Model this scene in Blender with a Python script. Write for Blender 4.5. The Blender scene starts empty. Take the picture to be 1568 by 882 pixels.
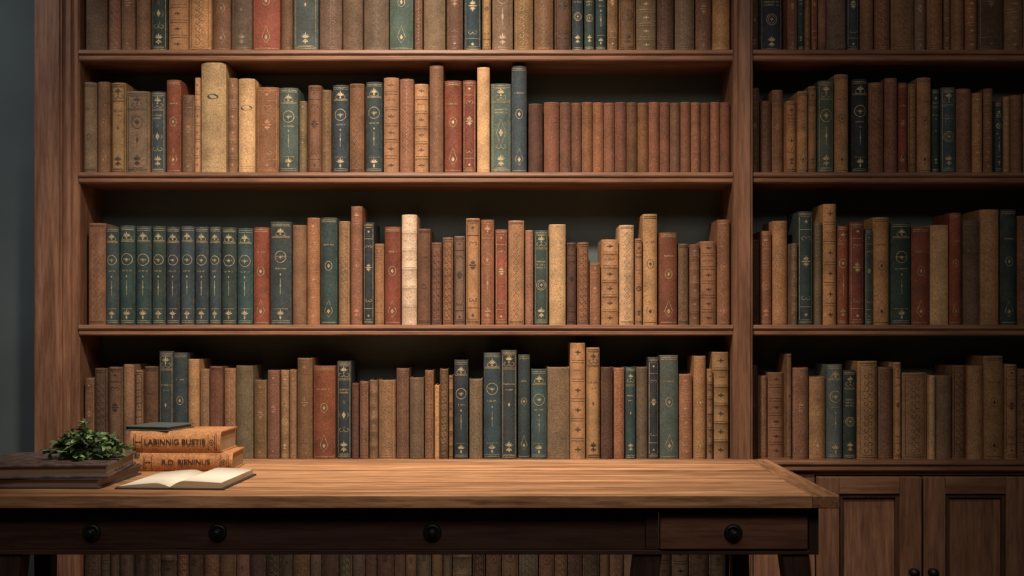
import bpy, math, random
from mathutils import Vector, Matrix
C = bpy.context.scene.collection
CAMZ = 1.04
K = 650.0
def X(p): return (p-784)/K
def Z(p): return CAMZ+(504-p)/K
def lin(c):
    out=[]
    for v in c:
        v=v/255.0
        out.append(v/12.92 if v<=0.04045 else ((v+0.055)/1.055)**2.4)
    return tuple(out)

# ------------------------------------------------------------------ materials
def newmat(name):
    m=bpy.data.materials.new(name); m.use_nodes=True
    nt=m.node_tree
    return m,nt,nt.nodes['Principled BSDF']
def N(nt,t,**kw):
    n=nt.nodes.new(t)
    for k,v in kw.items():
        if k in n.inputs: n.inputs[k].default_value=v
        else: setattr(n,k,v)
    return n
def ramp(nt,stops):
    r=nt.nodes.new('ShaderNodeValToRGB')
    el=r.color_ramp.elements
    while len(el)<len(stops): el.new(0.5)
    for e,(p,c) in zip(el,stops):
        e.position=p; e.color=tuple(c)+(1,) if len(c)==3 else c
    return r
def mth(nt,op,a,b=None,clamp=False):
    n=nt.nodes.new('ShaderNodeMath'); n.operation=op; n.use_clamp=clamp
    for i,v in enumerate((a,b)):
        if v is None: continue
        if isinstance(v,(int,float)): n.inputs[i].default_value=v
        else: nt.links.new(v,n.inputs[i])
    return n.outputs[0]
def mix(nt,bt,f,a,b):
    n=nt.nodes.new('ShaderNodeMix'); n.data_type='RGBA'; n.blend_type=bt
    for i,v in ((0,f),(6,a),(7,b)):
        if isinstance(v,(int,float)): n.inputs[i].default_value=v
        elif isinstance(v,tuple): n.inputs[i].default_value=v if len(v)==4 else v+(1,)
        else: nt.links.new(v,n.inputs[i])
    return n.outputs[2]

def wood(name,dark,light,axis='X',rough=0.45,fine=1.0,streak=0.75,tone=0.16):
    m,nt,b=newmat(name); L=nt.links.new
    tc=N(nt,'ShaderNodeTexCoord'); oi=N(nt,'ShaderNodeObjectInfo')
    mp=N(nt,'ShaderNodeMapping')
    s={'X':(1.2,16,16),'Y':(16,1.2,16),'Z':(16,16,1.2)}[axis]
    mp.inputs['Scale'].default_value=[v*fine for v in s]
    off=N(nt,'ShaderNodeVectorMath'); off.operation='ADD'
    cmb=N(nt,'ShaderNodeCombineXYZ')
    r=mth(nt,'MULTIPLY',oi.outputs['Random'],23.0)
    for i in range(3): L(r,cmb.inputs[i])
    L(tc.outputs['Object'],off.inputs[0]); L(cmb.outputs[0],off.inputs[1])
    L(off.outputs[0],mp.inputs['Vector'])
    n1=N(nt,'ShaderNodeTexNoise',Scale=1.6,Detail=7.0,Roughness=0.62,Distortion=0.9); L(mp.outputs[0],n1.inputs['Vector'])
    n2=N(nt,'ShaderNodeTexNoise',Scale=9.0,Detail=4.0,Roughness=0.7); L(mp.outputs[0],n2.inputs['Vector'])
    mid=tuple((a+c)/2 for a,c in zip(dark,light))
    r1=ramp(nt,[(0.32,dark),(0.5,mid),(0.68,light)]); L(n1.outputs[0],r1.inputs[0])
    r2=ramp(nt,[(0.36,(0.52,0.49,0.47)),(0.58,(1,1,1))]); L(n2.outputs[0],r2.inputs[0])
    c=mix(nt,'MULTIPLY',streak,r1.outputs[0],r2.outputs[0])
    rt=mth(nt,'ADD',mth(nt,'MULTIPLY',oi.outputs['Random'],tone),1.0-tone/2)
    hs=N(nt,'ShaderNodeHueSaturation'); L(rt,hs.inputs['Value']); L(c,hs.inputs['Color'])
    L(hs.outputs[0],b.inputs['Base Color']); b.inputs['Roughness'].default_value=rough
    b.inputs['Specular IOR Level'].default_value=0.35
    bp=N(nt,'ShaderNodeBump',Strength=0.18,Distance=0.002); L(n2.outputs[0],bp.inputs['Height']); L(bp.outputs[0],b.inputs['Normal'])
    return m
W_case_x=wood('cherry_wood_horizontal',lin((116,78,58)),lin((168,120,90)),'X')
W_case_z=wood('cherry_wood_vertical',lin((116,79,60)),lin((168,121,93)),'Z')
W_desk=wood('oak_desk_top',lin((128,84,55)),lin((222,166,120)),'X',0.5,0.9,1.0,0.34)
W_desk_y=wood('oak_desk_end',lin((130,88,60)),lin((208,152,108)),'Y',0.5,0.9,1.0)
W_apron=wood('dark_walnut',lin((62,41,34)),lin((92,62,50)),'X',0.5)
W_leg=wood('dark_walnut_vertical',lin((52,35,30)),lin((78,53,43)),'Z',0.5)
W_mould=wood('door_moulding_wood',lin((70,46,35)),lin((104,70,54)),'Z',0.5)
W_floor=wood('floor_boards',lin((45,30,22)),lin((80,54,38)),'X',0.5)

def plaster(name,c,var=0.15,rough=0.85):
    m,nt,b=newmat(name); L=nt.links.new
    tc=N(nt,'ShaderNodeTexCoord')
    n=N(nt,'ShaderNodeTexNoise',Scale=3.0,Detail=8.0,Roughness=0.6); L(tc.outputs['Object'],n.inputs['Vector'])
    r=ramp(nt,[(0.3,tuple(v*(1-var) for v in c)),(0.7,tuple(v*(1+var) for v in c))]); L(n.outputs[0],r.inputs[0])
    L(r.outputs[0],b.inputs['Base Color']); b.inputs['Roughness'].default_value=rough
    n2=N(nt,'ShaderNodeTexNoise',Scale=160.0,Detail=3.0); L(tc.outputs['Object'],n2.inputs['Vector'])
    bp=N(nt,'ShaderNodeBump',Strength=0.15,Distance=0.001); L(n2.outputs[0],bp.inputs['Height']); L(bp.outputs[0],b.inputs['Normal'])
    return m
M_wall=plaster('teal_grey_wall_paint',lin((88,96,96)))
M_back=plaster('bookcase_back_paint',lin((104,114,110)))
M_ceil=plaster('ceiling_paint',lin((90,90,88)))

def book_mat():
    m,nt,b=newmat('book_cloth_and_leather'); L=nt.links.new
    at=N(nt,'ShaderNodeAttribute',attribute_name='Col')
    tc=N(nt,'ShaderNodeTexCoord')
    cmb=N(nt,'ShaderNodeCombineXYZ'); r=mth(nt,'MULTIPLY',at.outputs['Alpha'],37.0)
    for i in range(3): L(r,cmb.inputs[i])
    off=N(nt,'ShaderNodeVectorMath'); off.operation='ADD'
    L(tc.outputs['Object'],off.inputs[0]); L(cmb.outputs[0],off.inputs[1]); P=off.outputs[0]
    n1=N(nt,'ShaderNodeTexNoise',Scale=20.0,Detail=6.0,Roughness=0.62); L(P,n1.inputs['Vector'])
    r1=ramp(nt,[(0.3,(0.66,0.65,0.64)),(0.5,(0.95,0.94,0.93)),(0.7,(1.2,1.18,1.15))]); L(n1.outputs[0],r1.inputs[0])
    c=mix(nt,'MULTIPLY',1.0,at.outputs['Color'],r1.outputs[0])
    n2=N(nt,'ShaderNodeTexNoise',Scale=280.0,Detail=4.0,Roughness=0.7); L(P,n2.inputs['Vector'])
    r2=ramp(nt,[(0.36,(0.56,0.54,0.53)),(0.62,(1.15,1.15,1.13))]); L(n2.outputs[0],r2.inputs[0])
    c=mix(nt,'MULTIPLY',0.8,c,r2.outputs[0])
    vo=N(nt,'ShaderNodeTexVoronoi',Scale=170.0); vo.feature='DISTANCE_TO_EDGE'
    nd=N(nt,'ShaderNodeTexNoise',Scale=60.0,Detail=2.0); L(P,nd.inputs['Vector'])
    dv=N(nt,'ShaderNodeVectorMath'); dv.operation='SCALE'; dv.inputs['Scale'].default_value=0.012
    L(nd.outputs['Color'],dv.inputs[0])
    da=N(nt,'ShaderNodeVectorMath'); da.operation='ADD'; L(P,da.inputs[0]); L(dv.outputs[0],da.inputs[1])
    L(da.outputs[0],vo.inputs['Vector'])
    rv=ramp(nt,[(0.03,(1,1,1)),(0.14,(0,0,0))]); L(vo.outputs['Distance'],rv.inputs[0])
    sep=N(nt,'ShaderNodeSeparateColor'); L(at.outputs['Color'],sep.inputs[0])
    warm=mth(nt,'SUBTRACT',sep.outputs[0],sep.outputs[2])
    warm=mth(nt,'MULTIPLY',warm,9.0,True)
    sel=mth(nt,'GREATER_THAN',mth(nt,'FRACT',mth(nt,'MULTIPLY',at.outputs['Alpha'],7.0)),0.5)
    f=mth(nt,'MULTIPLY',mth(nt,'MULTIPLY',rv.outputs[0],warm),mth(nt,'ADD',mth(nt,'MULTIPLY',sel,0.3),0.04))
    lightc=mix(nt,'MULTIPLY',1.0,c,(1.7,1.62,1.5,1))
    c=mix(nt,'MIX',f,c,lightc)
    uv=N(nt,'ShaderNodeUVMap'); uv.uv_map='UVMap'
    su=N(nt,'ShaderNodeSeparateXYZ'); L(uv.outputs[0],su.inputs[0])
    au=mth(nt,'MULTIPLY',mth(nt,'ABSOLUTE',mth(nt,'SUBTRACT',su.outputs[0],0.5)),2.0)
    av=mth(nt,'MULTIPLY',mth(nt,'ABSOLUTE',mth(nt,'SUBTRACT',su.outputs[1],0.5)),2.0)
    eu=mth(nt,'MULTIPLY',mth(nt,'SUBTRACT',au,0.72),2.6,True)
    ev=mth(nt,'MULTIPLY',mth(nt,'SUBTRACT',av,0.955),20.0,True)
    e=mth(nt,'MAXIMUM',mth(nt,'MAXIMUM',eu,ev),0.12)
    n3=N(nt,'ShaderNodeTexNoise',Scale=90.0,Detail=6.0,Roughness=0.75); L(P,n3.inputs['Vector'])
    r3=ramp(nt,[(0.45,(0,0,0)),(0.62,(1,1,1))]); L(n3.outputs[0],r3.inputs[0])
    e=mth(nt,'MULTIPLY',mth(nt,'MULTIPLY',e,r3.outputs[0]),0.65)
    worn=mix(nt,'MIX',0.5,c,lin((164,130,100)))
    c=mix(nt,'MIX',e,c,worn)
    L(c,b.inputs['Base Color']); b.inputs['Roughness'].default_value=0.72; b.inputs['Specular IOR Level'].default_value=0.3
    h=mth(nt,'ADD',mth(nt,'MULTIPLY',n2.outputs[0],0.6),mth(nt,'MULTIPLY',f,0.8))
    bp=N(nt,'ShaderNodeBump',Strength=0.35,Distance=0.001); L(h,bp.inputs['Height']); L(bp.outputs[0],b.inputs['Normal'])
    return m
def gilt_mat():
    m,nt,b=newmat('gilt_tooling'); L=nt.links.new
    at=N(nt,'ShaderNodeAttribute',attribute_name='Col'); tc=N(nt,'ShaderNodeTexCoord')
    n=N(nt,'ShaderNodeTexNoise',Scale=220.0,Detail=4.0,Roughness=0.7); L(tc.outputs['Object'],n.inputs['Vector'])
    r=ramp(nt,[(0.36,(0.42,0.4,0.37)),(0.6,(1.05,1.05,1.05))]); L(n.outputs[0],r.inputs[0])
    c=mix(nt,'MULTIPLY',1.0,at.outputs['Color'],r.outputs[0])
    L(c,b.inputs['Base Color']); b.inputs['Metallic'].default_value=0.15; b.inputs['Roughness'].default_value=0.5
    return m
def paper_mat(name='aged_paper',c=(176,146,110)):
    m,nt,b=newmat(name); L=nt.links.new
    tc=N(nt,'ShaderNodeTexCoord')
    mp=N(nt,'ShaderNodeMapping'); mp.inputs['Scale'].default_value=(6,6,500); L(tc.outputs['Object'],mp.inputs['Vector'])
    n=N(nt,'ShaderNodeTexNoise',Scale=1.5,Detail=3.0); L(mp.outputs[0],n.inputs['Vector'])
    a=lin(c); r=ramp(nt,[(0.35,tuple(v*0.7 for v in a)),(0.65,a)]); L(n.outputs[0],r.inputs[0])
    L(r.outputs[0],b.inputs['Base Color']); b.inputs['Roughness'].default_value=0.9
    return m
M_book=book_mat(); M_gilt=gilt_mat(); M_paper=paper_mat()
def simple(name,c,rough=0.5,metal=0.0,ns=40.0,var=0.2,bump=0.1):
    m,nt,b=newmat(name); L=nt.links.new
    tc=N(nt,'ShaderNodeTexCoord')
    n=N(nt,'ShaderNodeTexNoise',Scale=ns,Detail=6.0,Roughness=0.65); L(tc.outputs['Object'],n.inputs['Vector'])
    a=lin(c); r=ramp(nt,[(0.3,tuple(v*(1-var) for v in a)),(0.7,tuple(v*(1+var) for v in a))]); L(n.outputs[0],r.inputs[0])
    L(r.outputs[0],b.inputs['Base Color']); b.inputs['Roughness'].default_value=rough; b.inputs['Metallic'].default_value=metal
    bp=N(nt,'ShaderNodeBump',Strength=bump,Distance=0.002); L(n.outputs[0],bp.inputs['Height']); L(bp.outputs[0],b.inputs['Normal'])
    return m
M_iron=simple('dark_bronze',(44,40,40),0.4,0.5)

# ------------------------------------------------------------------ helpers
def empty(name,loc=(0,0,0)):
    e=bpy.data.objects.new(name,None); e.location=loc; e.empty_display_size=0.05; C.objects.link(e); return e
def obj(name,verts,faces,mats,parent=None,smooth=False,loc=None):
    me=bpy.data.meshes.new(name); me.from_pydata(verts,[],faces); me.update()
    for m in (mats if isinstance(mats,list) else [mats]): me.materials.append(m)
    if smooth:
        for p in me.polygons: p.use_smooth=True
    o=bpy.data.objects.new(name,me); C.objects.link(o)
    if parent: o.parent=parent
    if loc: o.location=loc
    return o
def box(name,x0,x1,y0,y1,z0,z1,mat,parent=None,bev=0.0015):
    cx,cy,cz=(x0+x1)/2,(y0+y1)/2,(z0+z1)/2
    a,b_,c=(x1-x0)/2,(y1-y0)/2,(z1-z0)/2
    v=[(sx*a,sy*b_,sz*c) for sz in(-1,1) for sy in(-1,1) for sx in(-1,1)]
    f=[(0,2,3,1),(4,5,7,6),(0,1,5,4),(2,6,7,3),(0,4,6,2),(1,3,7,5)]
    o=obj(name,v,f,mat,parent,loc=(cx,cy,cz))
    if bev>0:
        md=o.modifiers.new('b','BEVEL'); md.width=bev; md.segments=2; md.limit_method='ANGLE'
    return o
def extrude_x(name,prof,x0,x1,mat,parent=None):
    n=len(prof); v=[(x0,p[0],p[1]) for p in prof]+[(x1,p[0],p[1]) for p in prof]
    f=[(i,(i+1)%n,n+(i+1)%n,n+i) for i in range(n)]+[tuple(range(n))[::-1],tuple(range(n,2*n))]
    return obj(name,v,f,mat,parent)
def extrude_z(name,prof,z0,z1,mat,parent=None):
    n=len(prof); v=[(p[0],p[1],z0) for p in prof]+[(p[0],p[1],z1) for p in prof]
    f=[(i,(i+1)%n,n+(i+1)%n,n+i) for i in range(n)]+[tuple(range(n))[::-1],tuple(range(n,2*n))]
    return obj(name,v,f,mat,parent)
def lathe_y(name,prof,loc,mat,parent=None,seg=28):
    v=[];f=[]
    for (r,y) in prof:
        for i in range(seg):
            a=2*math.pi*i/seg; v.append((r*math.cos(a),y,r*math.sin(a)))
    for k in range(len(prof)-1):
        for i in range(seg):
            j=(i+1)%seg; f.append((k*seg+i,k*seg+j,(k+1)*seg+j,(k+1)*seg+i))
    return obj(name,v,f,mat,parent,True,loc)

# ------------------------------------------------------------------ book builder
class MB:
    def __init__(s): s.v=[];s.f=[];s.c=[];s.m=[];s.uv=[];s.sm=[]
    def face(s,idx,col,mat,uvs=None,sm=False):
        s.f.append(tuple(idx)); s.c.append(col); s.m.append(mat); s.sm.append(sm)
        s.uv.append(uvs if uvs else [(0.5,0.5)]*len(idx))
    def add(s,p): s.v.append(p); return len(s.v)-1
    def build(s,name,parent=None,mats=None):
        me=bpy.data.meshes.new(name); me.from_pydata(s.v,[],s.f)
        for m in (mats or [M_book,M_paper,M_gilt]): me.materials.append(m)
        me.polygons.foreach_set('material_index',s.m); me.polygons.foreach_set('use_smooth',s.sm)
        at=me.color_attributes.new('Col','FLOAT_COLOR','CORNER'); uv=me.uv_layers.new(name='UVMap')
        cc=[];uu=[]
        for f,c,u in zip(s.f,s.c,s.uv):
            for k in range(len(f)): cc.extend(c); uu.extend(u[k])
        at.data.foreach_set('color',cc); uv.data.foreach_set('uv',uu)
        me.update(); o=bpy.data.objects.new(name,me); C.objects.link(o)
        if parent: o.parent=parent
        return o

TS=[math.sin(math.pi/2*(i/6.0-1)) for i in range(13)]
class Book:
    def __init__(s,mb,x0,x1,z0,z1,yf,depth,col,gold,style,rng,bulge=None):
        s.mb=mb;s.x0=x0;s.x1=x1;s.z0=z0;s.z1=z1;s.w=x1-x0;s.h=z1-z0;s.xc=(x0+x1)/2
        s.yf=yf;s.bl=bulge if bulge else min(0.28*s.w,0.010);s.col=col;s.gold=gold
        s.bands=[]
        w,h=s.w,s.h
        if style=='banded': s.bands=[0.17,0.34,0.51,0.68,0.84]
        lv=[(0,-0.0008),(0.0012,0.0002),(0.004,0.0)]
        for b in s.bands:
            q=b*h; lv+=[(q-0.0022,0),(q-0.001,0.0007),(q+0.001,0.0007),(q+0.0022,0)]
        lv+=[(h-0.004,0.0),(h-0.0012,0.0003),(h,-0.0009)]
        outer=[]
        hw=w/2
        for t in TS: outer.append((t*hw, s.bl*abs(t)**2.4, t))
        yj=yf+s.bl
        rings=[]
        for (z,o) in lv:
            r=[s.mb.add((x0,yf+depth,z0+z)),s.mb.add((x0,yj+0.009,z0+z)),s.mb.add((x0+0.0016,yj+0.004,z0+z))]
            for (px,py,t) in outer:
                r.append(s.mb.add((s.xc+px*(1+ (o/hw)*abs(t)*0.3),yf+py-o*(1-abs(t)*0.7),z0+z)))
            r+=[s.mb.add((x1-0.0016,yj+0.004,z0+z)),s.mb.add((x1,yj+0.009,z0+z)),s.mb.add((x1,yf+depth,z0+z))]
            rings.append(r)
        n=len(rings[0])
        for k in range(len(rings)-1):
            va=lv[k][0]/h; vb=lv[k+1][0]/h
            for i in range(n-1):
                sp=3<=i<n-4
                if sp:
                    ua=(TS[i-3]+1)/2; ub=(TS[i-2]+1)/2
                    uvs=[(ua,va),(ub,va),(ub,vb),(ua,vb)]
                else: uvs=None
                s.mb.face((rings[k][i],rings[k][i+1],rings[k+1][i+1],rings[k+1][i]),col,0,uvs,True)
        th=0.0024; top=rings[-1]
        ti=[]; to=[]; tl=[]
        for i,vi in enumerate(top):
            p=s.mb.v[vi]
            ix=s.xc+(p[0]-s.xc)*(1-th/hw) if hw>th*1.5 else s.xc
            iy=p[1]+(th if 3<=i<n-3 else 0)
            to.append(s.mb.add(p)); ti.append(s.mb.add((ix,iy,p[2]))); tl.append(s.mb.add((ix,iy,p[2]-0.007)))
        for i in range(n-1):
            s.mb.face((to[i],to[i+1],ti[i+1],ti[i]),col,0,None,False)
            s.mb.face((ti[i],ti[i+1],tl[i+1],tl[i]),col,0,None,False)
        a=x0+th*0.9; b=x1-th*0.9
        if b>a:
            zt=z1-0.0035; zb=z0+0.002; y0=yj+0.001; y1=yf+depth-0.004
            q=[s.mb.add(p) for p in [(a,y0,zb),(b,y0,zb),(b,y1,zb),(a,y1,zb),(a,y0,zt),(b,y0,zt),(b,y1,zt),(a,y1,zt)]]
            for f in [(0,1,2,3),(4,5,6,7),(0,1,5,4),(1,2,6,5),(2,3,7,6),(3,0,4,7)]:
                s.mb.face([q[i] for i in f],col,1)
        s.mb.face([vi for vi in rings[0]],col,0)
    def P(s,u,v,off=0.0005):
        t=max(-1,min(1,u/(s.w/2)))
        return (s.xc+u,s.yf+s.bl*abs(t)**2.4-off,s.z0+v)
    def stroke(s,pts,wd,closed=False,col=None):
        col=col or s.gold; n=len(pts); A=[];B=[]
        for i in range(n):
            if closed: p=pts[i-1];q=pts[(i+1)%n]
            else: p=pts[max(0,i-1)];q=pts[min(n-1,i+1)]
            dx,dy=q[0]-p[0],q[1]-p[1]; l=math.hypot(dx,dy) or 1
            nx,ny=-dy/l*wd/2,dx/l*wd/2
            A.append(s.mb.add(s.P(pts[i][0]+nx,pts[i][1]+ny))); B.append(s.mb.add(s.P(pts[i][0]-nx,pts[i][1]-ny)))
        for i in range(n if closed else n-1):
            j=(i+1)%n; s.mb.face((B[i],B[j],A[j],A[i]),col,2)
    def fill(s,pts,col=None):
        s.mb.face([s.mb.add(s.P(*p)) for p in pts],col or s.gold,2)
    def hline(s,v,wd=0.0011,f=0.86):
        a=s.w/2*f; s.stroke([(a*(i/4.0-1),v) for i in range(9)],wd)
    def oval(s,v,rx,ry,wd=0.001): s.stroke([(rx*math.cos(a*math.pi/9),v+ry*math.sin(a*math.pi/9)) for a in range(18)],wd,True)
    def diamond(s,u,v,a,b): s.fill([(u-a,v),(u,v-b),(u+a,v),(u,v+b)])
    def petal(s,u,v,ang,l,wd):
        c,sn=math.cos(ang),math.sin(ang); pts=[(0,0),(l*.35,wd/2),(l*.7,wd*.38),(l,0),(l*.7,-wd*.38),(l*.35,-wd/2)]
        s.fill([(u+x*c-y*sn,v+x*sn+y*c) for x,y in pts])
    def curl(s,u,v,r,sg,up):
        pts=[]
        for i in range(9):
            a=i/8*math.pi*1.5; rr=r*(1-i/8*0.55)
            pts.append((u+sg*(r-rr*math.cos(a)),v+up*rr*math.sin(a)))
        s.stroke(pts,0.0009)
    def palmette(s,v,r,up=1):
        for a in (-62,-32,0,32,62):
            s.petal(0,v,math.radians(90*up+a),r*(1.15 if a==0 else 0.9),r*0.3)
        s.diamond(0,v-up*r*0.35,r*0.22,r*0.25)
    def glyphs(s,v,ht,rng,f=0.6):
        a=s.w/2*f; u=-a
        while u<a-0.001:
            g=rng.uniform(0.0012,0.0022)
            if rng.random()<0.85:
                k=rng.random()
                if k<0.5:
                    s.stroke([(u+g*0.3,v),(u+g*0.3,v+ht)],0.0008)
                    s.stroke([(u,v+ht*rng.choice([0.1,0.5,0.9])),(u+g,v+ht*rng.choice([0.1,0.5,0.9]))],0.0007)
                else: s.stroke([(u,v),(u+g/2,v+ht),(u+g,v)],0.0007)
            u+=g+0.0009
    def frame(s,v0,v1,f=0.78,wd=0.0009):
        a=s.w/2*f
        pts=[(-a,v0),(-a/2,v0),(0,v0),(a/2,v0),(a,v0),(a,v1),(a/2,v1),(0,v1),(-a/2,v1),(-a,v1)]
        s.stroke(pts,wd,True)
    def decorate(s,kind,rng):
        w,h=s.w,s.h; a=w/2
        r=min(a*0.76,0.0135)
        if kind=='series':
            for v in (0.006,0.010,h-0.006,h-0.010,h-0.034,h-0.037): s.hline(v,0.0012)
            s.palmette(h-0.026,r*0.8); s.curl(0,h-0.03,r*0.5,1,1); s.curl(0,h-0.03,r*0.5,-1,1)
            s.oval(h*0.66,r*0.95,r*1.0,0.0014); s.glyphs(h*0.66-0.001,0.0035,rng,0.42); s.palmette(h*0.66-r*0.2,r*0.45)
            s.glyphs(h*0.54,0.0035,rng,0.6); s.diamond(0,h*0.49,0.002,0.003)
            s.stroke([(0,h*0.3),(0,h*0.45)],0.0009)
            s.diamond(0,h*0.38,0.0016,0.0045)
            s.palmette(0.024,r*0.85); s.petal(0,0.022,math.radians(-90),r*0.7,r*0.35)
            s.hline(0.038,0.0008,0.7)
        elif kind=='ornate':
            for v in (0.005,0.009,h-0.005,h-0.009): s.hline(v,0.0013)
            k=rng.randint(0,4)
            s.palmette(h-0.024,r*0.85,1)
            s.curl(0,h-0.032,r*0.55,1,-1); s.curl(0,h-0.032,r*0.55,-1,-1)
            s.hline(h-0.042,0.001); s.hline(h-0.045,0.0007)
            if k in(0,1):
                for q in range(3): s.glyphs(h*0.66-q*0.007,0.0038,rng,0.68)
                s.oval(h*0.42,r*0.9,r*0.95,0.0012); s.oval(h*0.42,r*0.6,r*0.65,0.0008); s.palmette(h*0.42-r*0.1,r*0.45)
            elif k==2:
                s.oval(h*0.62,r*0.95,r*1.1,0.0014); s.palmette(h*0.62-r*0.1,r*0.6); s.palmette(h*0.62-r*0.1,r*0.4,-1)
                s.stroke([(0,h*0.3),(0,h*0.5)],0.0009); s.diamond(0,h*0.4,r*0.25,r*0.6)
            elif k==3:
                for q in range(2): s.glyphs(h*0.7-q*0.007,0.004,rng,0.68)
                s.stroke([(0,h*0.6),(r*0.8,h*0.45),(0,h*0.3),(-r*0.8,h*0.45)],0.001,True)
                s.diamond(0,h*0.45,r*0.35,r*0.7); s.curl(0,h*0.3,r*0.5,1,-1); s.curl(0,h*0.3,r*0.5,-1,-1)
            else:
                s.glyphs(h*0.68,0.004,rng,0.7); s.glyphs(h*0.63,0.003,rng,0.45)
                s.diamond(0,h*0.5,r*0.2,r*0.4)
            s.palmette(0.03,r*0.9); s.petal(0,0.028,math.radians(-90),r*0.9,r*0.4)
            s.petal(0,0.026,math.radians(-140),r*0.7,r*0.3); s.petal(0,0.026,math.radians(-40),r*0.7,r*0.3)
            if w>0.03: s.frame(0.012,h-0.012,0.8)
        elif kind=='lozenge':
            for v in (0.006,h-0.006,h-0.010): s.hline(v,0.0012)
            s.glyphs(h*0.74,0.0036,rng,0.6)
            s.stroke([(0,0.045+r),(r*0.7,0.032),(0,0.032-r),(-r*0.7,0.032)],0.0012,True)
            s.diamond(0,0.032,r*0.3,r*0.45)
            s.oval(h*0.55,r*0.6,r*0.8,0.001); s.diamond(0,h*0.55,r*0.25,r*0.4)
        elif kind=='bandgilt':
            bs=s.bands or [0.17,0.34,0.51,0.68,0.84]
            for b in bs:
                s.hline(b*h-0.003,0.0008); s.hline(b*h+0.003,0.0008)
            e=[0]+bs+[1]
            for i in range(len(e)-1):
                c=(e[i]+e[i+1])/2*h; hh=(e[i+1]-e[i])*h*0.28
                if i==len(e)-3: s.glyphs(c,0.0034,rng,0.62)
                else:
                    s.diamond(0,c,min(r*0.2,hh*0.4),hh*0.5); s.petal(0.001,c,0,r*0.5,r*0.2); s.petal(-0.001,c,math.pi,r*0.5,r*0.2)
        elif kind=='scroll':
            for v in (0.005,h-0.005): s.hline(v,0.001)
            s.frame(0.01,h-0.01,0.76,0.0009)
            v=0.02; sg=1
            while v<h-0.022:
                s.curl(0,v,r*0.42,sg,1); s.curl(0,v,r*0.42,-sg,-1); s.diamond(0,v+0.008,0.0013,0.002); v+=0.016
        elif kind=='chain':
            for v in (0.005,0.008,h-0.005,h-0.008): s.hline(v,0.0009)
            v=0.02
            while v<h-0.02:
                s.stroke([(0,v-0.007),(r*0.5,v),(0,v+0.007),(-r*0.5,v)],0.0008,True); s.diamond(0,v,0.001,0.002); v+=0.016
        elif kind=='set':
            for v in (0.006,h-0.006,h*0.72,h*0.78): s.hline(v,0.0008)
            s.diamond(0,h*0.5,0.0016,0.004); s.diamond(0,h*0.2,0.0016,0.004); s.glyphs(h*0.74,0.003,rng,0.5)
        elif kind=='centre':
            for v in (0.005,0.008,h-0.005,h-0.008,h*0.84,0.16*h): s.hline(v,0.001)
            s.frame(0.012,h-0.012,0.8,0.0009)
            c=h*0.56
            s.palmette(c+r*0.25,r*0.7); s.palmette(c-r*0.25,r*0.7,-1); s.petal(0.0,c,0,r*0.8,r*0.3); s.petal(0.0,c,math.pi,r*0.8,r*0.3)
            s.curl(0,h*0.76,r*0.45,1,1); s.curl(0,h*0.76,r*0.45,-1,1); s.curl(0,h*0.24,r*0.45,1,-1); s.curl(0,h*0.24,r*0.45,-1,-1)
            s.diamond(0,h*0.91,r*0.3,r*0.3); s.diamond(0,h*0.09,r*0.3,r*0.3)
        elif kind=='plain':
            for v in (0.006,0.0095,h-0.006,h-0.0095): s.hline(v,0.0008)
            s.glyphs(h*0.7,0.003,rng,0.55)
            if rng.random()<0.5: s.oval(h*0.4,r*0.4,r*0.5,0.0008)
        elif kind=='roundel':
            s.hline(h-0.014,0.001); s.hline(0.012,0.001); s.hline(0.016,0.0008)
            cy=h*0.69; dk_=lin((58,72,66))+(0.5,)
            s.fill([(r*1.0*math.cos(q*math.pi/8),cy+r*0.45*math.sin(q*math.pi/8)) for q in range(16)],dk_)
            s.glyphs(h*0.76,0.004,rng,0.5); s.glyphs(h*0.61,0.003,rng,0.6)
            s.curl(0,h*0.82,r*0.45,1,1); s.curl(0,h*0.82,r*0.45,-1,1)
            s.stroke([(-r*0.8,h*0.1),(0,h*0.14),(r*0.8,h*0.1)],0.0009)

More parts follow.
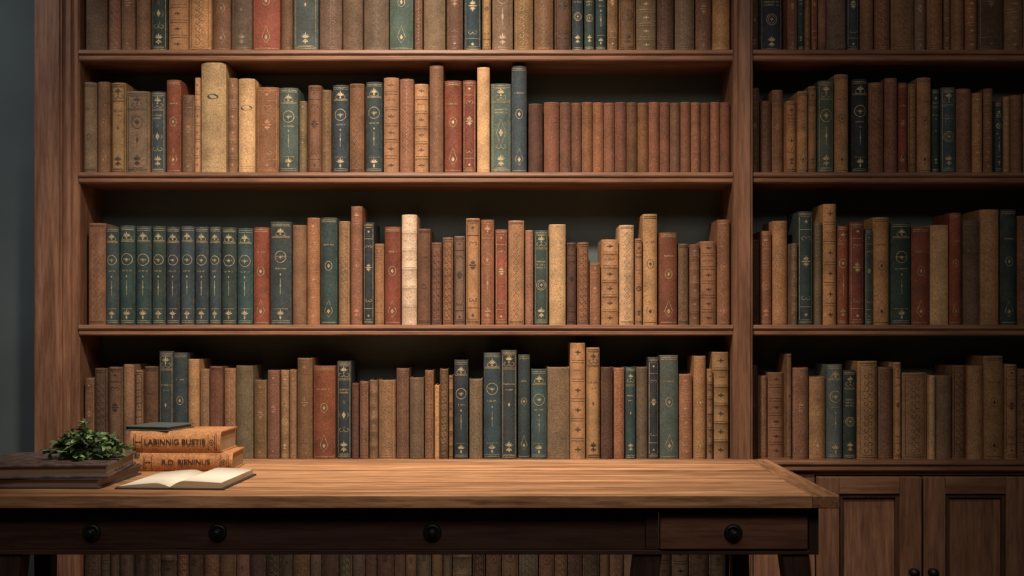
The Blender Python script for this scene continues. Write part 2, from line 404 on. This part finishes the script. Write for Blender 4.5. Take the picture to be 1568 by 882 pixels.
PAL={'t':(62,78,78),'g':(86,98,92),'k':(55,65,67),'r':(140,78,60),'u':(142,98,73),'b':(134,98,72),'o':(122,100,78),
     'n':(178,132,92),'c':(210,168,126),'d':(100,71,55),'s':(130,86,63),'e':(204,180,150)}
def add_book(mb,x0,x1,top,bot,code,rng,kind=None,yf=None,seed=None,depth=None,shade_mul=1.0):
    base=PAL[code]; j=rng.uniform(0.86,1.1)*shade_mul
    base=tuple(min(250,max(5,v*j+rng.uniform(-4,4))) for v in base)
    c=lin(base)+(rng.random(),)
    if code in 'tgkr': g=lin((202,178,134))
    elif code in 'cen': g=lin(tuple(v*0.55 for v in base)) if rng.random()<0.65 else lin((222,184,132))
    else:
        q=rng.uniform(1.25,1.5); g=lin(tuple(min(245,v*q+8) for v in base))
        if rng.random()<0.25: g=lin(tuple(v*0.6 for v in base))
    if code=='s': g=lin(tuple(v*1.25 for v in base))
    if shade_mul<1: g=tuple(v*0.4 for v in g)  # gilt of the shaded rows is painted darker too
    g=g+(0.5,)
    if kind is None:
        if code in 'tgk': kind=rng.choice(['ornate','ornate','series','lozenge','centre'])
        elif code=='r': kind=rng.choice(['ornate','lozenge','lozenge','centre'])
        elif code in 'bod': kind=rng.choice(['scroll','chain','bandgilt','plain','ornate','scroll','centre','centre'])
        else: kind=rng.choice(['scroll','centre','lozenge','chain','ornate','bandgilt'])
    style='plain'
    if kind=='bandgilt' and rng.random()<0.5: style='banded'
    if yf is None: yf=rng.uniform(0.0,0.012)
    g_=0.0006
    a=X(x0)+g_; b=X(x1)-g_
    B=Book(mb,a,b,Z(bot),Z(top),yf,depth or rng.uniform(0.126,0.138),c,g,style,rng)
    r2=random.Random(seed) if seed is not None else rng
    if b-a>0.012: B.decorate(kind,r2)
    else:
        B.hline(0.006);B.hline(B.h-0.006);B.diamond(0,B.h*0.6,0.002,0.005);B.diamond(0,B.h*0.3,0.0015,0.004)

BOT=[77.5,264.5,497.5,703.5]
R1=[(128,162,-48,'o'),(163,182,-40,'b'),(183,205,-55,'b'),(206,228,-38,'b'),(229,254,-52,'t'),(255,286,-60,'n'),(287,322,-66,'n'),(323,351,-44,'u'),(352,385,-50,'o'),(386,428,-62,'r'),(429,447,-35,'b'),(448,487,-64,'g'),(488,523,-50,'o'),(524,555,-56,'o'),(556,595,-62,'o'),(596,633,-58,'g'),(634,647,-38,'b'),(648,682,-52,'o'),(683,709,-60,'d'),(710,737,-48,'t'),(738,752,-40,'n'),(753,786,-57,'o'),(787,817,-50,'b'),(818,848,-60,'b'),(849,875,-46,'d'),(876,894,-50,'t'),(895,911,-42,'t'),(912,929,-50,'k'),(930,947,-58,'b'),(948,974,-54,'u'),(975,1006,-46,'o'),(1007,1033,-60,'d'),(1034,1065,-52,'o'),(1066,1091,-40,'b'),(1092,1119,-56,'n')]
R2=[(124,146,125,'o'),(147,166,124,'u'),(167,190,125,'n'),(191,228,139,'o'),(228,251,139,'t'),(252,275,121,'r'),(276,297,144,'b'),(297,306,118,'n'),(307,346,96,'c'),(347,362,118,'b'),(363,389,119,'c'),(390,426,132,'u'),(427,456,134,'g'),(457,469,154,'o'),(470,491,129,'b'),(492,507,137,'b'),(508,533,129,'t'),(534,557,127,'u'),(559,585,124,'t'),(586,610,117,'n'),(611,633,119,'b'),(634,656,128,'n'),(657,679,100,'u'),(680,707,123,'r'),(708,729,122,'r'),(730,750,102,'c'),(751,783,127,'g'),(783,807,100,'t'),(808,832,155,'d')]
st=[833,857,875,891,908,925,942,960,977,994,1011,1027,1043,1059,1074,1089,1104,1120]
R2+=[(st[i],st[i+1],154.5+(i%3)*0.6,'s') for i in range(17)]
R3=[(131,159,341,'u'),(160,180,347,'t'),(181,205,345,'t'),(206,230,346,'t'),(231,252,346,'t'),(253,274,347,'t'),(275,296,346,'t'),(297,318,347,'t'),(319,337,347,'t'),(338,361,348,'t'),(362,386,349,'t'),(387,411,348,'r'),(412,445,339,'t'),(446,468,344,'b'),(469,489,333,'u'),(490,516,333,'t'),(517,535,338,'b'),(536,554,315,'u'),(555,572,340,'k'),(573,588,373,'b'),(588,613,347,'r'),(614,638,328,'e'),(639,659,350,'d'),(660,676,371,'b'),(677,694,363,'b'),(695,712,361,'o'),(713,735,334,'n'),(736,757,336,'u'),(758,777,351,'r'),(778,803,337,'n'),(804,817,352,'u'),(818,840,352,'t'),(841,867,343,'c'),(868,883,371,'d'),(884,902,371,'u'),(903,920,402,'b'),(921,948,366,'n'),(949,972,344,'c'),(973,984,365,'n'),(985,1008,327,'n'),(1010,1038,356,'r'),(1039,1055,373,'b'),(1056,1072,374,'b'),(1073,1098,369,'n'),(1099,1119,336,'u')]
R4=[(127,143,579,'b'),(143,163,564,'d'),(164,186,562,'b'),(187,204,558,'b'),(205,217,567,'b'),(218,239,561,'d'),(240,263,538,'k'),(263,285,540,'k'),(286,304,550,'n'),(305,319,565,'b'),(320,340,561,'u'),(341,359,564,'b'),(359,386,560,'o'),(387,407,582,'b'),(408,427,567,'b'),(428,441,567,'n'),(442,453,566,'b'),(454,478,548,'b'),(479,513,560,'r'),(514,537,553,'k'),(538,549,587,'d'),(550,564,584,'u'),(565,578,582,'b'),(578,605,582,'b'),(606,626,564,'b'),(627,649,578,'o'),(650,664,567,'u'),(665,673,590,'n'),(673,686,565,'b'),(687,694,575,'b'),(695,717,551,'k'),(718,739,580,'o'),(740,767,540,'t'),(767,792,536,'k'),(793,812,543,'t'),(813,838,565,'t'),(838,873,562,'o'),(873,897,525,'n'),(898,919,532,'n'),(920,939,562,'d'),(940,957,563,'u'),(958,974,562,'t'),(975,993,562,'o'),(993,1010,547,'k'),(1011,1040,544,'g'),(1041,1062,573,'u'),(1063,1082,545,'n'),(1083,1092,565,'b'),(1092,1118,539,'n')]
def fillrow(rng,x,xe,tmin,tmax,cl='bbonnuudtkrrc'):
    out=[]
    while x<xe-10:
        w=rng.choice([14,17,20,22,24,26,30]); 
        if x+w>xe: w=xe-x
        out.append((x,x+w,rng.uniform(tmin,tmax),rng.choice(cl))); x+=w+0.5
    return out
rg=random.Random(5)
Q1=[(1153,1167,-40,'d'),(1168,1205,-50,'k'),(1206,1222,-45,'b'),(1222,1232,-35,'t'),(1233,1243,-42,'b'),(1243,1252,-50,'r'),(1253,1266,-40,'b'),(1267,1298,-56,'o'),(1299,1318,-52,'k'),(1319,1340,-44,'b'),(1341,1365,-50,'u'),(1366,1402,-58,'b'),(1403,1420,-40,'o'),(1421,1446,-52,'u'),(1447,1458,-38,'b'),(1459,1480,-55,'b'),(1481,1500,-47,'u'),(1501,1540,-60,'d'),(1541,1570,-45,'b')]
Q2=[(1153,1168,130,'d'),(1169,1187,150,'d'),(1187,1205,133,'u'),(1206,1221,153,'n'),(1222,1238,139,'n'),(1239,1252,131,'n'),(1253,1278,123,'g'),(1279,1301,113,'n'),(1306,1331,120,'k'),(1332,1356,125,'u'),(1357,1377,118,'u'),(1378,1392,125,'r'),(1393,1405,128,'n'),(1406,1428,118,'n'),(1429,1441,135,'t'),(1442,1465,133,'t'),(1466,1490,135,'u'),(1491,1508,141,'n'),(1509,1524,134,'b'),(1525,1536,155,'t'),(1537,1548,147,'n'),(1549,1570,144,'b')]
Q3=[(1153,1168,365,'d'),(1169,1187,352,'u'),(1188,1212,336,'n'),(1213,1223,372,'o'),(1224,1248,323,'t'),(1249,1260,340,'o'),(1261,1282,312,'n'),(1284,1301,345,'r'),(1302,1325,340,'r'),(1326,1338,350,'t'),(1339,1365,332,'n'),(1366,1397,340,'t'),(1398,1426,347,'r'),(1427,1456,344,'c'),(1457,1476,325,'r'),(1477,1503,337,'o'),(1503,1534,320,'n'),(1535,1560,320,'t'),(1561,1582,330,'b')]
Q4=[(1153,1165,560,'d'),(1165,1180,576,'b'),(1181,1206,571,'u'),(1206,1214,542,'b'),(1215,1240,563,'u'),(1241,1267,577,'n'),(1268,1292,558,'g'),(1293,1313,567,'k'),(1314,1345,553,'n'),(1346,1370,562,'b'),(1371,1383,555,'n'),(1384,1423,571,'n'),(1424,1434,575,'c'),(1435,1461,575,'o'),(1462,1482,560,'b'),(1483,1508,560,'n'),(1509,1540,545,'n'),(1541,1560,558,'n'),(1561,1580,565,'b')]
XE=2145
Q1+=fillrow(rg,1571,XE,-60,-35); Q2+=fillrow(rg,1571,XE,110,155); Q3+=fillrow(rg,1583,XE,315,375); Q4+=fillrow(rg,1581,XE,540,590)
S5=940.0; S6=1130.0
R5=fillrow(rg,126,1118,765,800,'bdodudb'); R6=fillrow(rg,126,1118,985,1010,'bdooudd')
for main,bot in ((R1,BOT[0]),(R2,BOT[1]),(R3,BOT[2]),(R4,BOT[3]),(R5,S5),(R6,S6),(Q1,BOT[0]),(Q2,BOT[1]),(Q3,BOT[2]),(Q4,BOT[3])):
    mb=MB(); rng=random.Random(int(bot)*7+len(main))
    for (a,b,t,c) in main:
        kind=None;seed=None;yf=None;dp=None
        if main is R3 and c=='t' and a<400: kind='series';seed=3;yf=0.004
        if main is R2 and c=='s': kind='set'; yf=0.012
        if main is R2 and a==307: kind='roundel'; yf=-0.004
        if main is R2 and a==363: kind='roundel'
        if main is R2 and a==808: yf=0.03; kind='plain'
        if main is R1 and a==386: kind='lozenge'
        if 1150<a<1190: yf=0.036; dp=0.12
        elif 1190<=a<1206: yf=0.02
        add_book(mb,a,b,t,bot,c,rng,kind,yf,seed,dp,0.62 if main in (R5,R6) else 1.0)  # lower rows coloured darker to stand in for shade under the desk
    mb.build('row_of_books')

# ------------------------------------------------------------------ bookcase
bc=empty('bookcase')
YB=0.165
TOPZ=Z(-110)
def shelf(nm,x0,x1,zt,th=0.0255,front=-0.012):
    zb=zt-th
    prof=[(YB,zt),(front+0.002,zt),(front,zt-0.002),(front-0.001,zt-0.008),(front+0.001,zt-0.011),(front+0.0045,zt-0.012),(front+0.005,zt-0.0135),
          (front+0.004,zt-0.016),(front+0.004,zb+0.003),(front+0.007,zb),(YB,zb)]
    o=extrude_x(nm,prof[::-1],x0,x1,W_case_x,bc)
    return o
bays=((X(123),X(1121)),(X(1151),X(2149)))
k=0
for bi,(a,b) in enumerate(bays):
    for i,y in enumerate(BOT):
        k+=1
        shelf('shelf_%d'%k,a,b,Z(y),front=-0.012 if not(bi==1 and i==3) else -0.03)
    k+=1; shelf('shelf_%d'%k,a,b,TOPZ)
for y in (S5,S6):
    k+=1; shelf('shelf_%d'%k,bays[0][0],bays[0][1],Z(y))
def stile(nm,prof,z0=0.0,z1=TOPZ+0.02): extrude_z(nm,prof,z0,z1,W_case_z,bc)
xl,xm,xi=X(57),X(97),X(123)
f=-0.022
stile('side_stile',[(xl,YB),(xl,f+0.002),(xl+0.002,f),(xm-0.003,f),(xm,f+0.004),(xm+0.003,f+0.004),(xm+0.004,f+0.012),(xm+0.012,f+0.012),(xm+0.014,f+0.007),(xm+0.022,f+0.007),(xm+0.024,f+0.015),(xi-0.004,f+0.015),(xi,f+0.020),(xi,YB)][::-1])
a,b=X(1121),X(1151)
stile('middle_stile',[(a,YB),(a,f+0.016),(a+0.003,f+0.010),(a+0.010,f+0.010),(a+0.012,f+0.002),(a+0.014,f),(b-0.008,f),(b-0.006,f+0.003),(b-0.001,f+0.005),(b,f+0.008),(b,YB)][::-1])
a,b=X(2149),X(2215)
stile('end_stile',[(a,YB),(a,f+0.018),(a+0.03,f+0.008),(a+0.034,f),(b-0.002,f),(b,f+0.002),(b,YB)][::-1])
box('back_panel',xi-0.02,X(2160),YB,YB+0.012,0.03,TOPZ,M_back,bc,0)
box('cornice',xl-0.025,X(2215)+0.025,f-0.03,YB+0.01,TOPZ+0.02,TOPZ+0.075,W_case_x,bc,0.006)
box('plinth',xl,X(2215),f+0.012,YB,0.0,0.075,W_case_x,bc,0.002)
x0,x1=bays[1]
zt=Z(BOT[3])-0.0255
box('cabinet_top_rail',x0,x1,-0.012,0.01,Z(726),zt,W_case_x,bc,0.001)
box('cabinet_left_stile',x0,X(1246),-0.012,0.01,0.075,Z(726),W_case_z,bc,0.001)
box('cabinet_right_stile',X(1246+160*5+4),x1,-0.012,0.01,0.075,Z(726),W_case_z,bc,0.001)
box('cabinet_bottom_rail',X(1246),X(2050),-0.012,0.01,0.075,0.10,W_case_x,bc,0.001)
def door(i,a,b,knob_right):
    z1=Z(728); z0=0.105; s=0.051; yf0,yf1=-0.032,-0.012
    nm='cabinet_door_%d_'%i
    box(nm+'left_stile',a,a+s,yf0,yf1,z0,z1,W_case_z,bc,0.002)
    box(nm+'right_stile',b-s,b,yf0,yf1,z0,z1,W_case_z,bc,0.002)
    box(nm+'top_rail',a+s,b-s,yf0,yf1,z1-0.04,z1,W_case_x,bc,0.002)
    box(nm+'bottom_rail',a+s,b-s,yf0,yf1,z0,z0+0.06,W_case_x,bc,0.002)
    m=0.009
    box(nm+'mould_l',a+s,a+s+m,yf0+0.006,yf1,z0+0.06,z1-0.04,W_mould,bc,0.001)
    box(nm+'mould_r',b-s-m,b-s,yf0+0.006,yf1,z0+0.06,z1-0.04,W_mould,bc,0.001)
    box(nm+'mould_t',a+s+m,b-s-m,yf0+0.006,yf1,z1-0.04-m,z1-0.04,W_mould,bc,0.001)
    box(nm+'mould_b',a+s+m,b-s-m,yf0+0.006,yf1,z0+0.06,z0+0.06+m,W_mould,bc,0.001)
    box(nm+'panel',a+s+m,b-s-m,yf0+0.014,yf1,z0+0.06+m,z1-0.04-m,W_case_z,bc,0.001)
    kx=(b-0.022) if knob_right else (a+0.018)
    lathe_y(nm+'knob',[(0.0001,-0.026),(0.007,-0.025),(0.0115,-0.020),(0.0115,-0.016),(0.007,-0.011),(0.005,-0.006),(0.009,-0.002),(0.0095,0)],(kx,yf0,Z(872)),M_iron,bc)
dx=1247
for i in range(5):
    door(i+1,X(dx),X(dx+158),i%2==0); dx+=161

# ------------------------------------------------------------------ desk
dk=empty('writing_desk')
DT=0.76
DY0,DY1=-0.86,-0.262
DR=0.551; DL=-1.22
cuts=[DY0,-0.765,-0.66,-0.565,-0.465,-0.36,DY1]
for i in range(6):
    box('top_plank_%d'%(i+1),DL+0.05,DR-0.046,cuts[i]+0.0003,cuts[i+1]-0.0003,DT-0.021,DT,W_desk,dk,0.0009)
box('top_breadboard_right',DR-0.0455,DR,DY0-0.001,DY1,DT-0.0215,DT+0.0003,W_desk_y,dk,0.002)
box('top_breadboard_left',DL,DL+0.0495,DY0-0.001,DY1,DT-0.0215,DT+0.0003,W_desk_y,dk,0.002)
AY=-0.83; AZ0,AZ1=0.656,0.7385
AR=0.522; AL=-1.19
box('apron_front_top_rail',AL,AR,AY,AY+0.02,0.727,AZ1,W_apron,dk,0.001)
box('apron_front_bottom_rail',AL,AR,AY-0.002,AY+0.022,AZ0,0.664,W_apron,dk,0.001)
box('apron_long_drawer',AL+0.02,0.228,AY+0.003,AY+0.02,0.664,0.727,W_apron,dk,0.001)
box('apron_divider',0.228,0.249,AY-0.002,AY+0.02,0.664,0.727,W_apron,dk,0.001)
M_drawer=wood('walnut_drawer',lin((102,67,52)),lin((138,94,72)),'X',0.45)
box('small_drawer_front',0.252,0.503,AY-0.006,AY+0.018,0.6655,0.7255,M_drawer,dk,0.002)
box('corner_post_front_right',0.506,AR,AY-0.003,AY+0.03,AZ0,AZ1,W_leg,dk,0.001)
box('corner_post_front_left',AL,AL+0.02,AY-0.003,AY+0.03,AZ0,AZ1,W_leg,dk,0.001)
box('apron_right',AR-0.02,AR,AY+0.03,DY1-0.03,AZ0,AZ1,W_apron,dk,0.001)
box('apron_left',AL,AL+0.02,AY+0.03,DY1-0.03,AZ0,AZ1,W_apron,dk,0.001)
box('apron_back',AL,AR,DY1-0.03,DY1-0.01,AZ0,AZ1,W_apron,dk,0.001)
for i,(kx,yy) in enumerate(((-0.717,AY+0.003),(-0.502,AY+0.003),(-0.136,AY+0.003),(0.376,AY-0.006))):
    lathe_y('drawer_knob_%d'%(i+1),[(0.0001,-0.016),(0.004,-0.016),(0.0065,-0.0135),(0.007,-0.011),(0.0045,-0.008),(0.0045,-0.004),(0.0085,-0.003),(0.010,-0.0055),(0.0130,-0.0055),(0.0155,-0.002),(0.0160,0)],(kx,yy,0.693),M_iron,dk)
def leg(nm,xt,yt,wt,dt,xb,yb,wb,db,zt=0.656):
    v=[];
    for (x,y,w,d,z) in ((xb,yb,wb,db,0.0),(xt,yt,wt,dt,zt)):
        v+=[(x-w/2,y-d/2,z),(x+w/2,y-d/2,z),(x+w/2,y+d/2,z),(x-w/2,y+d/2,z)]
    o=obj(nm,v,[(0,3,2,1),(4,5,6,7),(0,1,5,4),(1,2,6,5),(2,3,7,6),(3,0,4,7)],W_leg,dk)
    md=o.modifiers.new('b','BEVEL'); md.width=0.003; md.segments=2
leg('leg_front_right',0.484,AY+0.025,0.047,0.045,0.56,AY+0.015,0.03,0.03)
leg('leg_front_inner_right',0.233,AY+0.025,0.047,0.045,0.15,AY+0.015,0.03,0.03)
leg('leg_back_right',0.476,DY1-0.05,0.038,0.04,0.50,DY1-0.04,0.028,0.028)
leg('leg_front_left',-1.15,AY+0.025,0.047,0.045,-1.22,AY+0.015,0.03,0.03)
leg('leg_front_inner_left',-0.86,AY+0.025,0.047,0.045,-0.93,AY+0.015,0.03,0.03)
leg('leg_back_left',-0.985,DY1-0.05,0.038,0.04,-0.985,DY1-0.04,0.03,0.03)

# ------------------------------------------------------------------ tan books lying on the desk
def lying_book(name,xc,yfront,zb,L_,T,D,col,text,size,rotz,seed,goldc):
    e=empty(name,(xc,yfront,zb)); e.rotation_euler=(0,0,rotz)
    mb=MB(); rng=random.Random(seed)
    B=Book(mb,-T/2,T/2,-L_/2,L_/2,0,D,lin(col)+(rng.random(),),lin(goldc)+(0.5,),'plain',rng,bulge=0.008)
    for v in (0.008,0.011,L_-0.008,L_-0.011,0.024,L_-0.024): B.hline(v,0.0011,0.8)
    B.petal(0,0.017,math.radians(90),0.006,0.003); B.petal(0,0.017,math.radians(-90),0.006,0.003)
    B.oval(L_-0.0175,0.005,0.004,0.001); B.diamond(0,L_-0.0175,0.002,0.002)
    o=mb.build('cover_and_pages',e)
    o.rotation_euler=(0,math.radians(90),0); o.location=(0,0,T/2)
    cu=bpy.data.curves.new('title','FONT'); cu.body=text; cu.size=size; cu.align_x='CENTER'; cu.align_y='CENTER'; cu.extrude=0.0002; cu.offset=0.0002
    cu.materials.append(M_ink)
    t=bpy.data.objects.new('spine_title',cu); C.objects.link(t); t.parent=e
    t.location=(0.0,-0.0012,T/2); t.rotation_euler=(math.radians(90),0,0)
    return e
M_ink=simple('title_ink',(60,38,26),0.6)
lying_book('tan_leather_book',-0.641,-0.497,DT,0.182,0.036,0.135,(178,122,78),'R.D. BJENINUS',0.0150,math.radians(1.5),3,(70,42,24))
lying_book('tan_leather_book',-0.664,-0.492,DT+0.0362,0.180,0.042,0.135,(188,132,86),'LABINNIG BUSTIE',0.0155,math.radians(-2),4,(76,46,26))

def slab_book(name,w,d,t,loc,rotz,cmat,pmat,cov=0.0022,parent=None):
    e=empty(name,loc); e.rotation_euler=(0,0,rotz)
    a=w/2;b=d/2
    box('bottom_cover',-a,a,-b,b,0,cov,cmat,e,0.0012)
    box('top_cover',-a,a,-b,b,t-cov,t,cmat,e,0.0012)
    box('page_block',-a+0.002,a-0.005,-b+0.006,b-0.006,cov,t-cov,pmat,e,0)
    pr=[]
    for i in range(9):
        an=math.pi/2+math.pi*i/8
        pr.append((-a+0.001+0.35*t*math.cos(an),t/2+t/2*math.sin(an)))
    n=len(pr); v=[(p[0],-b,p[1]) for p in pr]+[(p[0],b,p[1]) for p in pr]
    fs=[(i,i+1,n+i+1,n+i) for i in range(n-1)]+[tuple(range(n)),tuple(range(n,2*n))[::-1]]
    o=obj('spine',v,fs,cmat,e)
    return e
M_dark1=simple('worn_dark_leather',(96,78,72),0.6,0,45,0.8,0.8)
M_dark2=simple('black_leather',(62,57,56),0.55,0,40,0.35,0.4)
M_grey=simple('grey_cloth_cover',(80,90,88),0.6,0,60,0.2,0.2)
M_pd=paper_mat('dark_edge_paper',(158,132,110))
slab_book('dark_leather_book',0.200,0.232,0.018,(-0.818,-0.655,DT),math.radians(-2),M_dark2,M_pd,0.003)
slab_book('dark_leather_book',0.235,0.240,0.024,(-0.838,-0.650,DT+0.0182),math.radians(5),M_dark1,M_pd,0.0042)
slab_book('grey_notebook',0.092,0.11,0.009,(-0.710,-0.425,DT+0.0786),math.radians(-14),M_grey,M_pd)

# ------------------------------------------------------------------ open notebook
nb=empty('open_notebook',(-0.592,-0.668,DT)); nb.rotation_euler=(0,0,math.radians(-3))
M_nb_cover=simple('notebook_cover_leather',(52,44,40),0.55,0,50,0.3,0.2)
M_nb_page=simple('white_page_paper',(240,228,206),0.85,0,12,0.04,0.02)
M_nb_edge=paper_mat('page_edge_paper',(205,176,138))
Wn,Dn=0.093,0.112
box('left_cover',-Wn-0.004,-0.004,-Dn,Dn,0,0.003,M_nb_cover,nb,0.001)
box('right_cover',0.004,Wn+0.004,-Dn,Dn,0,0.003,M_nb_cover,nb,0.001)
box('spine_strip',-0.0045,0.0045,-Dn,Dn,0,0.002,M_nb_cover,nb,0.0005)
def pages(nm,sg,hmax,hedge):
    n=16; v=[];fs=[];mi=[]
    d=Dn-0.004
    for i in range(n+1):
        t=i/n; x=sg*t*(Wn-0.002)
        z=0.004+ (hmax-0.004)*math.sin(min(1,t/0.28)*math.pi/2) if t<0.28 else hmax+(hedge-hmax)*((t-0.28)/0.72)**1.3
        for y in (-d,d):
            v.append((x,y,z)); v.append((x,y,0.003))
    for i in range(n):
        a=i*4;b=a+4
        fs.append((a,b,b+2,a+2)); mi.append(0)
        fs.append((a,a+1,b+1,b)); mi.append(1)
        fs.append((a+2,b+2,b+3,a+3)); mi.append(1)
    a=n*4; fs.append((a,a+1,a+3,a+2)); mi.append(1)
    o=obj(nm,v,fs,[M_nb_page,M_nb_edge],nb)
    for p,m in zip(o.data.polygons,mi): p.material_index=m; p.use_smooth=(m==0)
pages('left_pages',-1,0.011,0.005); pages('right_pages',1,0.015,0.012)

# ------------------------------------------------------------------ leafy plant
rp=random.Random(31)
M_leaf,nt,bb=newmat('leaf_green')
at=N(nt,'ShaderNodeAttribute',attribute_name='Col'); nt.links.new(at.outputs['Color'],bb.inputs['Base Color']); bb.inputs['Roughness'].default_value=0.55
mb=MB()
PB=Vector((-0.782,-0.655,DT+0.0424))
def leaf(base,dirv,L_,W_,col):
    d=dirv.normalized(); up=Vector((0,0,1)) if abs(d.z)<0.9 else Vector((0,-1,0))
    side=d.cross(up).normalized(); nrm=side.cross(d).normalized()
    roll=rp.uniform(-0.8,0.8); side=(side*math.cos(roll)+nrm*math.sin(roll)).normalized(); nrm=side.cross(d).normalized()
    prof=[(0,0.06),(0.18,0.62),(0.4,1.0),(0.62,0.86),(0.82,0.5),(1,0.0)]
    rows_=[]
    for t,wd in prof:
        c=base+d*(L_*t)-nrm*(L_*0.28*t*t)
        l=c+side*(W_/2*wd)+nrm*(W_*0.16*wd); r=c-side*(W_/2*wd)+nrm*(W_*0.16*wd)
        tri=[]
        for p in (l,c,r):
            p.z=max(p.z,PB.z+0.0004); tri.append(mb.add(tuple(p)))
        rows_.append(tri)
    for a,b in zip(rows_[:-1],rows_[1:]):
        mb.face((a[0],b[0],b[1],a[1]),col,0,None,True); mb.face((a[1],b[1],b[2],a[2]),col,0,None,True)
def tube(pts,r,col):
    rings=[]
    for i,p in enumerate(pts):
        q=pts[min(i+1,len(pts)-1)]-pts[max(i-1,0)]; q.normalize()
        s=q.cross(Vector((0.3,0.9,0.1))).normalized(); t=q.cross(s)
        rings.append([mb.add(tuple(p+s*r*math.cos(k*math.pi/2.5)+t*r*math.sin(k*math.pi/2.5))) for k in range(5)])
    for a,b in zip(rings[:-1],rings[1:]):
        for k in range(5): mb.face((a[k],a[(k+1)%5],b[(k+1)%5],b[k]),col,0,None,True)
NS=54
for s_ in range(NS):
    az=rp.uniform(0,2*math.pi)
    low=s_%3==0
    reach=rp.uniform(0.55,1.0) if low else rp.uniform(0.1,0.85)
    hx=0.074*reach*math.cos(az); hy=0.062*reach*math.sin(az)
    top=rp.uniform(0.006,0.018) if low else rp.uniform(0.45,1.0)*0.070*(1.05-0.6*reach)
    p0=PB+Vector((hx*0.4+rp.uniform(-0.012,0.012),hy*0.4,0.001)); p3=PB+Vector((hx,hy,top+0.004))
    pts=[]
    for i in range(8):
        t=i/7; p=p0.lerp(p3,t); p.z=PB.z+0.0015+(top)*math.sin(t*math.pi/2*1.35); pts.append(p)
    tube(pts,0.0007,lin((96,104,66))+(1,))
    for i in range(1,8):
        for k in range(2 if i<6 else 3):
            g=rp.uniform(0.65,1.35); base=(82*g+8,110*g,62*g+8)
            if rp.random()<0.22: base=(146,172,116)
            dv=Vector((math.cos(az)*0.6+rp.uniform(-1,1),math.sin(az)*0.6+rp.uniform(-1,1),rp.uniform(-0.5,0.8)))
            l=rp.uniform(0.010,0.017); leaf(pts[i],dv,l,l*rp.uniform(0.55,0.8),lin(base)+(1,))
mb.build('leafy_plant_sprig',None,[M_leaf])

# ------------------------------------------------------------------ room
box('floor',-2.2,2.6,-4.2,0.30,-0.05,0.0,W_floor,None,0)
box('ceiling',-2.2,2.6,-4.2,0.30,2.75,2.8,M_ceil,None,0)
box('wall_back',-2.2,2.6,0.18,0.30,0.0,2.75,M_wall,None,0)
box('wall_left',-2.3,-2.2,-4.2,0.30,0.0,2.75,M_wall,None,0)
box('wall_right',2.6,2.7,-4.2,0.30,0.0,2.75,M_wall,None,0)
box('wall_front',-2.2,2.6,-4.3,-4.2,0.0,2.75,M_wall,None,0)
box('baseboard_back',-2.2,X(57)-0.001,0.165,0.18,0.0,0.09,W_case_x,None,0.002)

# ------------------------------------------------------------------ lights
def spot(name,loc,tgt,e,size,blend,col,rad):
    l=bpy.data.lights.new(name,'SPOT'); l.energy=e; l.spot_size=math.radians(size); l.spot_blend=blend; l.color=col; l.shadow_soft_size=rad
    o=bpy.data.objects.new(name,l); C.objects.link(o); o.location=loc
    o.rotation_euler=(Vector(tgt)-Vector(loc)).to_track_quat('-Z','Y').to_euler(); return o
spot('ceiling_spot_key',(-0.28,-1.45,2.62),(-0.22,-0.05,1.10),225,62,1.0,(1.0,0.88,0.74),0.08)
spot('ceiling_spot_desk',(0.08,-0.75,2.62),(-0.04,-0.50,0.76),105,60,1.0,(1.0,0.88,0.74),0.06)
spot('ceiling_spot_wall',(-1.75,-0.9,2.5),(-1.45,0.18,1.3),30,70,1.0,(0.9,0.96,1.0),0.1)
l=bpy.data.lights.new('soft_fill_light','AREA'); l.energy=28; l.shape='RECTANGLE'; l.size=2.8; l.size_y=1.2; l.color=(1.0,0.93,0.85)  # broad fill added to lift the shadows, no actual ceiling lamp
o=bpy.data.objects.new('soft_fill_light',l); C.objects.link(o); o.location=(0.1,-2.4,2.7); o.rotation_euler=(math.radians(30),0,0)
w=bpy.data.worlds.new('room_world'); bpy.context.scene.world=w; w.use_nodes=True
w.node_tree.nodes['Background'].inputs[0].default_value=(0.5,0.6,0.7,1); w.node_tree.nodes['Background'].inputs[1].default_value=0.05

# ------------------------------------------------------------------ camera
cd=bpy.data.cameras.new('camera'); cam=bpy.data.objects.new('camera',cd); C.objects.link(cam)
cam.location=(0,-3.0,CAMZ); cam.rotation_euler=(math.radians(90),0,0)
cd.sensor_width=36; cd.lens=36*1950/1568; cd.shift_y=63/1568; cd.clip_start=0.05
bpy.context.scene.camera=cam
bpy.context.scene.view_settings.view_transform='Standard'
